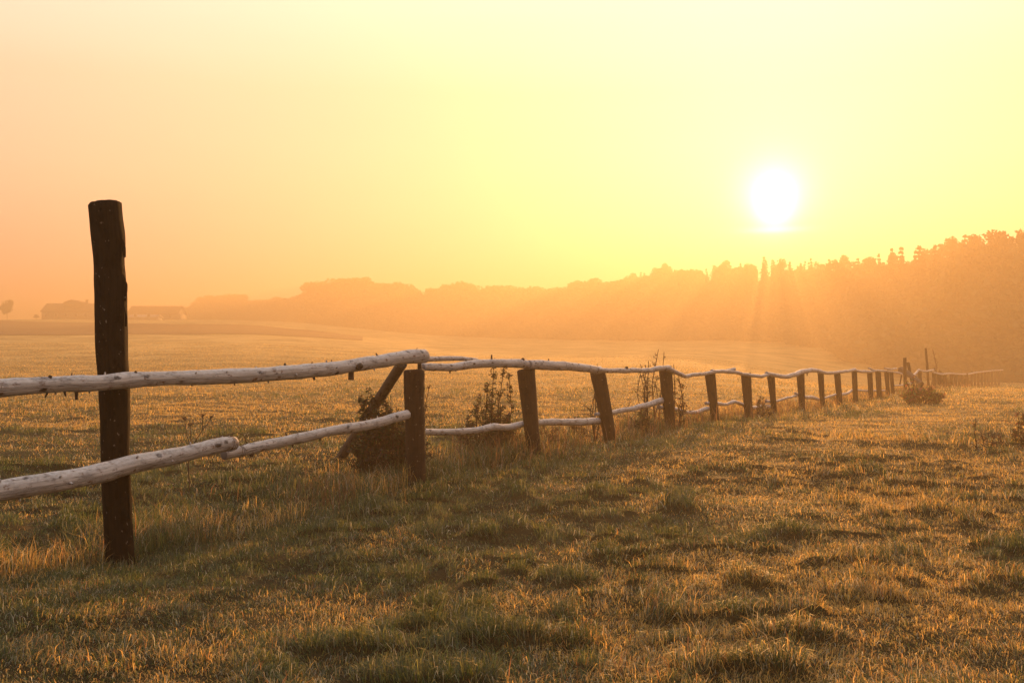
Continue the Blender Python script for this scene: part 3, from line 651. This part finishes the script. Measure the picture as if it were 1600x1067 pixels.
shrub('seedhead_weed', 'open dead weed with seed heads standing left of the fifth post', 'weed', 1012, 668, 17.5, 105, 55, 8, 3, .030, 1.0, (.12, .07, .035), seed=6, group=G, tall=((.55, 1.12), (.8, 1.08), (-.4, .9), (0, .95)))
shrub('seedhead_weed', 'sprawling dead weed with dark leaf clusters right of the fifth post', 'weed', 1064, 664, 17.3, 82, 44, 7, 4, .045, 1.2, (.10, .05, .025), seed=7, group=G, tall=((-.7, 1.25), (-.3, 1.1)))
shrub('weed', 'dark leafy weed between the seventh and eighth posts', 'weed', 1193, 652, 21.8, 48, 18, 7, 6, .05, 1, (.08, .06, .03), seed=8, group=G)
shrub('weed', 'leafy weed tuft under the rising lower rail before the fifth post', 'weed', 1004, 668, 16.4, 40, 44, 16, 8, .04, 1, (.08, .075, .028), seed=9, group=G)
shrub('weed', 'thin weed whose tips show above the rail at the leaning fourth post', 'weed', 930, 684, 14.9, 125, 12, 2, 2, .02, .8, (.1, .06, .03), seed=10, group=G, tall=((.1, 1.0), (-.4, .98)))
shrub('bush', 'loose brownish bush by the fallen pole at the wrecked bay', 'bush', 1440, 634, 30.5, 34, 58, 46, 4, .11, .9, (.24, .16, .06), seed=11, group=G, tall=((-.8, 1.15), (-.5, 1.25), (-.2, .95), (.3, .8)))
shrub('bush', 'small leafy bush poking above the distant rail behind the tall bent pole', 'bush', 1471, 600, 60, 34, 20, 22, 12, .16, 1.2, (.07, .05, .02), seed=12, group=G)
shrub('sapling', 'bare thin sapling standing beyond the tall bent pole', 'sapling', 1460, 604, 58, 62, 6, 0, 1, .10, 1.0, (.08, .05, .02), seed=13, group=G, tall=((-.9, 1.0), (.2, .6)))
shrub('weed', 'small weed tuft on the most distant rail in the mist', 'weed', 1510, 602, 72, 27, 6, 8, 6, .15, 1, (.08, .05, .02), seed=14, group=G)
G2 = 'lone plants standing in the open pasture'
shrub('weed', 'curved reddish dead weed standing alone in the right pasture', 'weed', 1540, 716, 13.4, 50, 26, 4, 1, .03, 1.0, (.14, .06, .03), seed=15, group=G2, tall=((-1.3, 1.02), (-.1, .5)))
shrub('bush', 'brown leafy bush cut by the right edge of the photo', 'bush', 1604, 712, 13.8, 56, 36, 13, 6, .035, 1.1, (.16, .09, .035), seed=16, group=G2)
shrub('weed', 'tiny upright weed between the curved weed and the edge bush', 'weed', 1563, 712, 13.6, 26, 10, 5, 3, .02, 1, (.13, .06, .03), seed=17, group=G2)
# dead umbellifer behind the lower rail
def umbel():
    Y = 9.6; base = P(297, 748, Y); base.z = gz(base.x, base.y)
    t = root('dead_umbellifer', base, 'thin dead stalk with small umbrella seed heads behind the lower rail', 'weed', G); st = MB(); hd = MB(); rd = random.Random(5)
    j = P(299, 700, Y)
    st.tube([base, P(294, 725, Y), j], .007, .0055, 6)
    for ex, ey, mx, my in ((289, 657, 292, 680), (297.5, 666, 298, 685), (329, 655, 312, 678), (317, 652, 316, 672)):
        hd = MB()
        e = P(ex, ey, Y + rd.uniform(-.1, .1)); o0 = j if ex != 317 else P(316, 672, Y); st.tube([o0, P(mx, my, Y), e], .0048, .0032, 5)
        for k in range(12):
            a = rd.uniform(0, 6.28); r = rd.uniform(.2, 1) * .036; q = e + Vector((math.cos(a) * r, math.sin(a) * r, .022 + rd.uniform(-.004, .01))); st.tube([e, q], .002, .0014, 4)
            for z in range(3): hd.leaf(q, .014, .011, (.12, .07, .04), rd)
        part(hd, 'seed_head', M['leaf'], t, colors=True)
    part(st, 'stalk', M['twig'], t)
umbel()

# ------------------------------------------------------------------ far trees
def tree_np(kind, seed):
    """unit-height crown (quads as two tris) and trunk"""
    r = np.random.default_rng(seed); pts = []; sz = []
    if kind == 'round':
        lobes = [((0, 0, .62), (.26, .26, .30))]
        for k in range(9): a = r.uniform(0, 6.28); lobes.append(((math.cos(a) * r.uniform(.1, .26), math.sin(a) * r.uniform(.1, .26), r.uniform(.38, .84)), (r.uniform(.10, .18),) * 2 + (r.uniform(.09, .16),)))
        for c, e in lobes:
            n = int(2200 * e[0] * 1.3); d = r.normal(size=(n, 3)); d /= np.linalg.norm(d, axis=1)[:, None]; rad = r.uniform(.55, 1.06, n)[:, None]; pts.append(np.array(c) + d * rad * np.array(e)); sz.append(r.uniform(.016, .034, n))
    elif kind == 'spruce':
        for k in range(26):
            h = .16 + .83 * k / 25; R = (1 - h) * .24 * r.uniform(.75, 1.25) + .012
            for b in range(9):
                a = r.uniform(0, 6.28); L = R * r.uniform(.6, 1.15); n = int(30 * (1 - h) + 5); f = r.uniform(0, 1, n)
                pts.append(np.stack([np.cos(a) * L * f, np.sin(a) * L * f, h - f * L * .35], 1) + r.normal(0, .005, (n, 3))); sz.append(r.uniform(.006, .014, n))
    else:   # pine: open clumps on a bare stem
        for k in range(15):
            h = r.uniform(.52, .97); R = .20 * math.sqrt(max(.05, 1.03 - h)) * 1.5; a = r.uniform(0, 6.28); q = r.uniform(.25, 1) * R
            c = (math.cos(a) * q, math.sin(a) * q, h); n = 110; d = r.normal(size=(n, 3)); d /= np.linalg.norm(d, axis=1)[:, None]
            pts.append(np.array(c) + d * r.uniform(.3, 1, n)[:, None] * np.array([.075, .075, .035])); sz.append(r.uniform(.007, .016, n))
            m = 8; f = np.linspace(0, 1, m)[:, None]; pts.append(np.array([[0, 0, h - .10]]) * (1 - f) + np.array([c]) * f); sz.append(np.full(m, .012))
    p = np.concatenate(pts); s = np.concatenate(sz); n = len(p)
    a = r.normal(size=(n, 3)); a /= np.linalg.norm(a, axis=1)[:, None]; b = np.cross(a, r.normal(size=(n, 3))); b /= np.linalg.norm(b, axis=1)[:, None]
    V = np.stack([p - a * s[:, None], p + b * s[:, None] * .8, p + a * s[:, None], p - b * s[:, None] * .8], 1).reshape(-1, 3)
    Q = np.arange(n * 4).reshape(n, 4)
    shade = np.repeat(r.uniform(.8, 1.2, n), 4)[:, None]
    base = {'round': (.075, .085, .030), 'spruce': (.035, .050, .022), 'pine': (.050, .060, .026)}[kind]
    C = np.array(base) * shade
    mb = MB(); mb.tube([(0, 0, -.05), (.006, 0, .3), (-.006, .004, .6), (0, 0, .93 if kind != 'round' else .7)], .018, .003, 7)
    if kind == 'round':
        for k in range(7): al = r.uniform(0, 6.28); mb.tube([(0, 0, .25 + .04 * k), (math.cos(al) * .1, math.sin(al) * .1, .42 + .04 * k), (math.cos(al) * .2, math.sin(al) * .2, .5 + .045 * k)], .008, .002, 5)
    return V, Q, C, mb
TR = {k: [tree_np(k, 100 + 10 * i + j) for j in range(3)] for i, k in enumerate(('round', 'spruce', 'pine'))}
def meshes():
    out = {}
    for k, L in TR.items():
        out[k] = []
        for V, Q, C, mb in L:
            c = np_mesh(k + '_crown', V, quads=Q, colors=C); c.materials.append(M['crown'])
            t = np_mesh(k + '_trunk', np.concatenate(mb.v), quads=np.concatenate(mb.q)); t.materials.append(M['bark']); out[k].append((c, t))
    return out
TM = meshes()
def tree(name, label, kind, var, px, ytop, Y, width=1.0, rz=0.0, group=None):
    x = (px - 800) / F * Y; z0 = gz(x, Y); H = EYE + (HZ - ytop) / F * Y - z0
    t = empty(name, (x, Y, z0), label, 'tree', group); t.scale = (H * width, H * width, H); t.rotation_euler = (0, 0, rz)
    for nm, me in zip(('crown', 'trunk'), TM[kind][var]):
        o = bpy.data.objects.new(nm, me); col.objects.link(o); o.parent = t
    return t
GT = 'trees standing out on the misty skyline'
tree('pine_tree', 'tallest pine at the right edge of the skyline', 'pine', 0, 1596, 355, 141, 1.0, 0, GT)
tree('pine_tree', 'open crowned pine just left of the tallest one at the right edge', 'pine', 1, 1565, 358, 144, 1.0, 1, GT)
tree('broadleaf_tree', 'broad jagged treetop rising highest left of the two open pines', 'round', 0, 1516, 363, 152, 1.0, 2, GT)
tree('broadleaf_tree', 'low rounded tree between the broad jagged treetop and the open pines', 'round', 1, 1550, 372, 147, .8, 1, GT)
tree('spruce_tree', 'pointed spruce just right of the notch in the right hand skyline', 'spruce', 0, 1436, 386, 170, 1.1, 0, GT)
tree('spruce_tree', 'pointed spruce just left of the notch in the right hand skyline', 'spruce', 1, 1408, 386, 180, .9, 1, GT)
tree('spruce_tree', 'slim spruce second to the left of the skyline notch', 'spruce', 2, 1393, 388, 186, .8, 2, GT)
tree('broadleaf_tree', 'large round tree at the left end of the middle wood', 'round', 2, 522, 430, 352, 1.5, 1, GT)
tree('broadleaf_tree', 'wide domed tree second from the left end of the middle wood', 'round', 0, 556, 428, 350, 1.5, 3, GT)
tree('broadleaf_tree', 'rounded tree right of the gap in the middle wood', 'round', 1, 712, 436, 348, 1.2, 0, GT)
tree('round_tree', 'lone small round tree on the field edge at the far left', 'round', 1, 11, 467, 330, .95, 0, GT)
tree('small_tree', 'tiny bush like tree left of the farm buildings', 'round', 2, 57, 491, 328, 1.5, 0, GT)
def wood(name, label, prof, rows, kinds, seed, spacing, wfac=1.0):
    r = np.random.default_rng(seed); VV = []; QQ = []; CC = []; TV = []; TQ = []; n = 0; tn = 0
    xs = [p[0] for p in prof]; ts = [p[1] for p in prof]; ds = [p[2] for p in prof]
    for row in range(rows):
        px = xs[0] + r.uniform(0, 3)
        while px < xs[-1]:
            Y = np.interp(px, xs, ds) + row * 9 + r.uniform(-3, 3); ytop = np.interp(px, xs, ts) + (r.normal(0, 1.6) + (0 if row == 0 else r.uniform(0, 5)))
            kind = kinds(px, r); ytop += -r.uniform(-3, 8) if kind != 'round' else r.uniform(0, 5)
            x = (px - 800) / F * Y; z0 = gz(x, Y); H = min(EYE + (HZ - ytop) / F * Y, 32.6) - z0
            V, Q, C, mb = TR[kind][r.integers(0, 3)]
            a = r.uniform(0, 6.28); w_ = H * r.uniform(.8, 1.15) * wfac * (.8 if kind != 'round' else 1); R = np.array([[math.cos(a), -math.sin(a), 0], [math.sin(a), math.cos(a), 0], [0, 0, 1]])
            sub = slice(0, len(V))
            VV.append((V * [w_, w_, H]) @ R.T + [x, Y, z0]); QQ.append(Q + n); n += len(V); CC.append(C * r.uniform(.75, 1.2))
            tv = np.concatenate(mb.v); VV.append((tv * [w_, w_, H]) @ R.T + [x, Y, z0]); QQ.append(np.concatenate(mb.q) + n); n += len(tv); CC.append(np.broadcast_to([.05, .035, .025], (len(tv), 3)))
            for q in range(3):
                V2, Q2, C2, _m = TR['round'][r.integers(0, 3)]; h2 = H * r.uniform(.40, .72); w2 = h2 * 1.6; x2 = x + r.uniform(-.35, .35) * H; y2 = Y + r.uniform(-4, 3)
                VV.append(V2 * [w2, w2, h2 * 1.25] + [x2, y2, gz(x2, y2) - h2 * .42]); QQ.append(Q2 + n); n += len(V2); CC.append(C2 * r.uniform(.7, 1.15))
            px += spacing * r.uniform(.7, 1.3) * H / 20 * 200 / Y
    o = link(name, np_mesh(name, np.concatenate(VV), quads=np.concatenate(QQ), colors=np.concatenate(CC)), M['crown']); tag(o, label, 'wood', kind='stuff'); return o
RIGHT = [(985, 428, 335), (1010, 422, 330), (1050, 416, 315), (1080, 416, 305), (1102, 424, 298), (1125, 414, 290), (1145, 408, 284), (1180, 414, 275), (1225, 408, 262), (1260, 411, 252), (1300, 410, 228), (1320, 404, 220), (1350, 399, 208), (1380, 400, 196),
         (1400, 396, 186), (1421, 405, 178), (1440, 393, 173), (1460, 389, 168), (1480, 379, 163), (1500, 372, 158), (1520, 368, 155), (1536, 382, 152), (1560, 374, 148), (1600, 371, 144), (1680, 366, 138), (1800, 362, 134)]
MID = [(430, 466, 440), (460, 459, 430), (485, 462, 420), (500, 437, 362), (520, 431, 356), (545, 429, 352), (570, 433, 352), (600, 438, 352), (620, 441, 352), (650, 452, 352), (682, 461, 352), (694, 443, 352), (720, 437, 350), (750, 441, 350), (800, 441, 350), (850, 444, 350), (880, 438, 345), (930, 433, 320), (985, 433, 300), (1010, 432, 292)]
LEFT = [(283, 482, 450), (300, 472, 450), (318, 462, 450), (345, 453, 450), (365, 456, 450), (380, 466, 450), (405, 463, 450), (432, 463, 445), (450, 468, 440)]
wood('far_wood', 'hazy wood on the hillside under the sun reaching the right edge', RIGHT, 3, lambda px, r: r.choice(['round', 'spruce', 'pine'], p=[.75, .15, .1] if px < 1110 else [.30, .45, .25]), 5, 17)
wood('far_wood', 'pale hazy wood across the middle distance', MID, 2, lambda px, r: 'round', 6, 26, 1.25)
wood('far_wood', 'faintest wood at the left behind the farm buildings', LEFT, 2, lambda px, r: 'round', 8, 26, 1.2)

# ------------------------------------------------------------------ farm on the crest
def farm():
    def house(name, label, x0, x1, ytop, Y, eave, depth, wall, roofm, wins, chim=(), raised=None):
        X0 = (x0 - 800) / F * Y; X1 = (x1 - 800) / F * Y; z0 = min(gz(X0, Y), gz(X1, Y)) - .2; zt = EYE + (HZ - ytop) / F * Y
        t = root(name, ((X0 + X1) / 2, Y + depth / 2, z0), label, 'building', 'farm buildings on the far crest'); ze = z0 + (zt - z0) * eave
        mb = MB(); mb.box((X0, Y, z0), (X1, Y + depth, ze))
        for xx in (X0, X1): mb.put([(xx, Y, ze), (xx, Y + depth, ze), (xx, Y + depth / 2, zt - .15)], tris=[(0, 1, 2)])
        wl = part(mb, 'wall', M[wall], t)
        mb = MB(); o = .4; k = (zt - ze) / (depth / 2)
        for sgn, ya in ((1, Y - o), (-1, Y + depth + o)):
            za = ze - o * k; ym = Y + depth / 2
            mb.put([(X0 - o, ya, za), (X1 + o, ya, za), (X1 + o, ym, zt), (X0 - o, ym, zt), (X0 - o, ya, za - .18), (X1 + o, ya, za - .18), (X1 + o, ym, zt - .18), (X0 - o, ym, zt - .18)], [(0, 1, 2, 3), (7, 6, 5, 4), (0, 4, 5, 1), (0, 3, 7, 4), (1, 5, 6, 2)])
        rf = part(mb, 'roof', M[roofm], t)
        for c in chim:
            xc = (c - 800) / F * Y; mb = MB(); mb.box((xc - .4, Y + depth / 2 - .4, zt - .6), (xc + .4, Y + depth / 2 + .4, zt + 1.1)); mb.box((xc - .5, Y + depth / 2 - .5, zt + 1.1), (xc + .5, Y + depth / 2 + .5, zt + 1.25)); part(mb, 'chimney', M['wall'], rf)
        if raised:
            a, b, yt = raised; xa = (a - 800) / F * Y; xb = (b - 800) / F * Y; z2 = EYE + (HZ - yt) / F * Y; mb = MB(); mb.box((xa, Y + 1, ze), (xb, Y + depth - 1, z2 - .9)); xm = (xa + xb) / 2
            mb.put([(xa - .2, Y + .8, z2 - .9), (xb + .2, Y + .8, z2 - .9), (xm, Y + .8, z2), (xa - .2, Y + depth - .8, z2 - .9), (xb + .2, Y + depth - .8, z2 - .9), (xm, Y + depth - .8, z2)], [(0, 2, 5, 3), (2, 1, 4, 5)], [(0, 1, 2), (3, 5, 4)]); part(mb, 'dormer', M[roofm], rf)
        for k_ in range(wins):
            xw = X0 + (X1 - X0) * (k_ + .5) / wins; fr = MB(); fr.box((xw - .55, Y - .06, z0 + 1.2), (xw + .55, Y - .005, z0 + 2.4)); f = part(fr, 'window', M['pale'], t)
            g = MB(); g.box((xw - .45, Y - .08, z0 + 1.3), (xw + .45, Y - .062, z0 + 2.3)); part(g, 'pane', M['glass'], f)
    house('farmhouse', 'long low farmhouse with a raised middle gable at the left of the farm', 65, 172, 473, 331, .55, 9, 'wall', 'roof', 7, (127, 160), (97, 122, 468))
    house('barn', 'long plain barn right of the tall post', 199, 276, 477, 336, .5, 10, 'wall', 'roof', 4)
    house('shed', 'low pale shed in front of the plain barn', 201, 243, 491, 318, .6, 6, 'pale', 'pale', 2)
farm()

# ------------------------------------------------------------------ haze
mb = MB(); mb.box((-940, -940, -6), (940, 940, 33.5)); hz = mb.build('haze', None, None, origin=(0, 0, 0)); tag(hz, kind='stuff')
m, nt, N, L = nodes('haze_air'); out = N.new('ShaderNodeOutputMaterial'); pv = N.new('ShaderNodeVolumePrincipled')
pv.inputs['Color'].default_value = (.445, .356, .240, 1); pv.inputs['Density'].default_value = .0046; pv.inputs['Anisotropy'].default_value = .5
L.new(pv.outputs[0], out.inputs['Volume']); hz.data.materials.append(m)
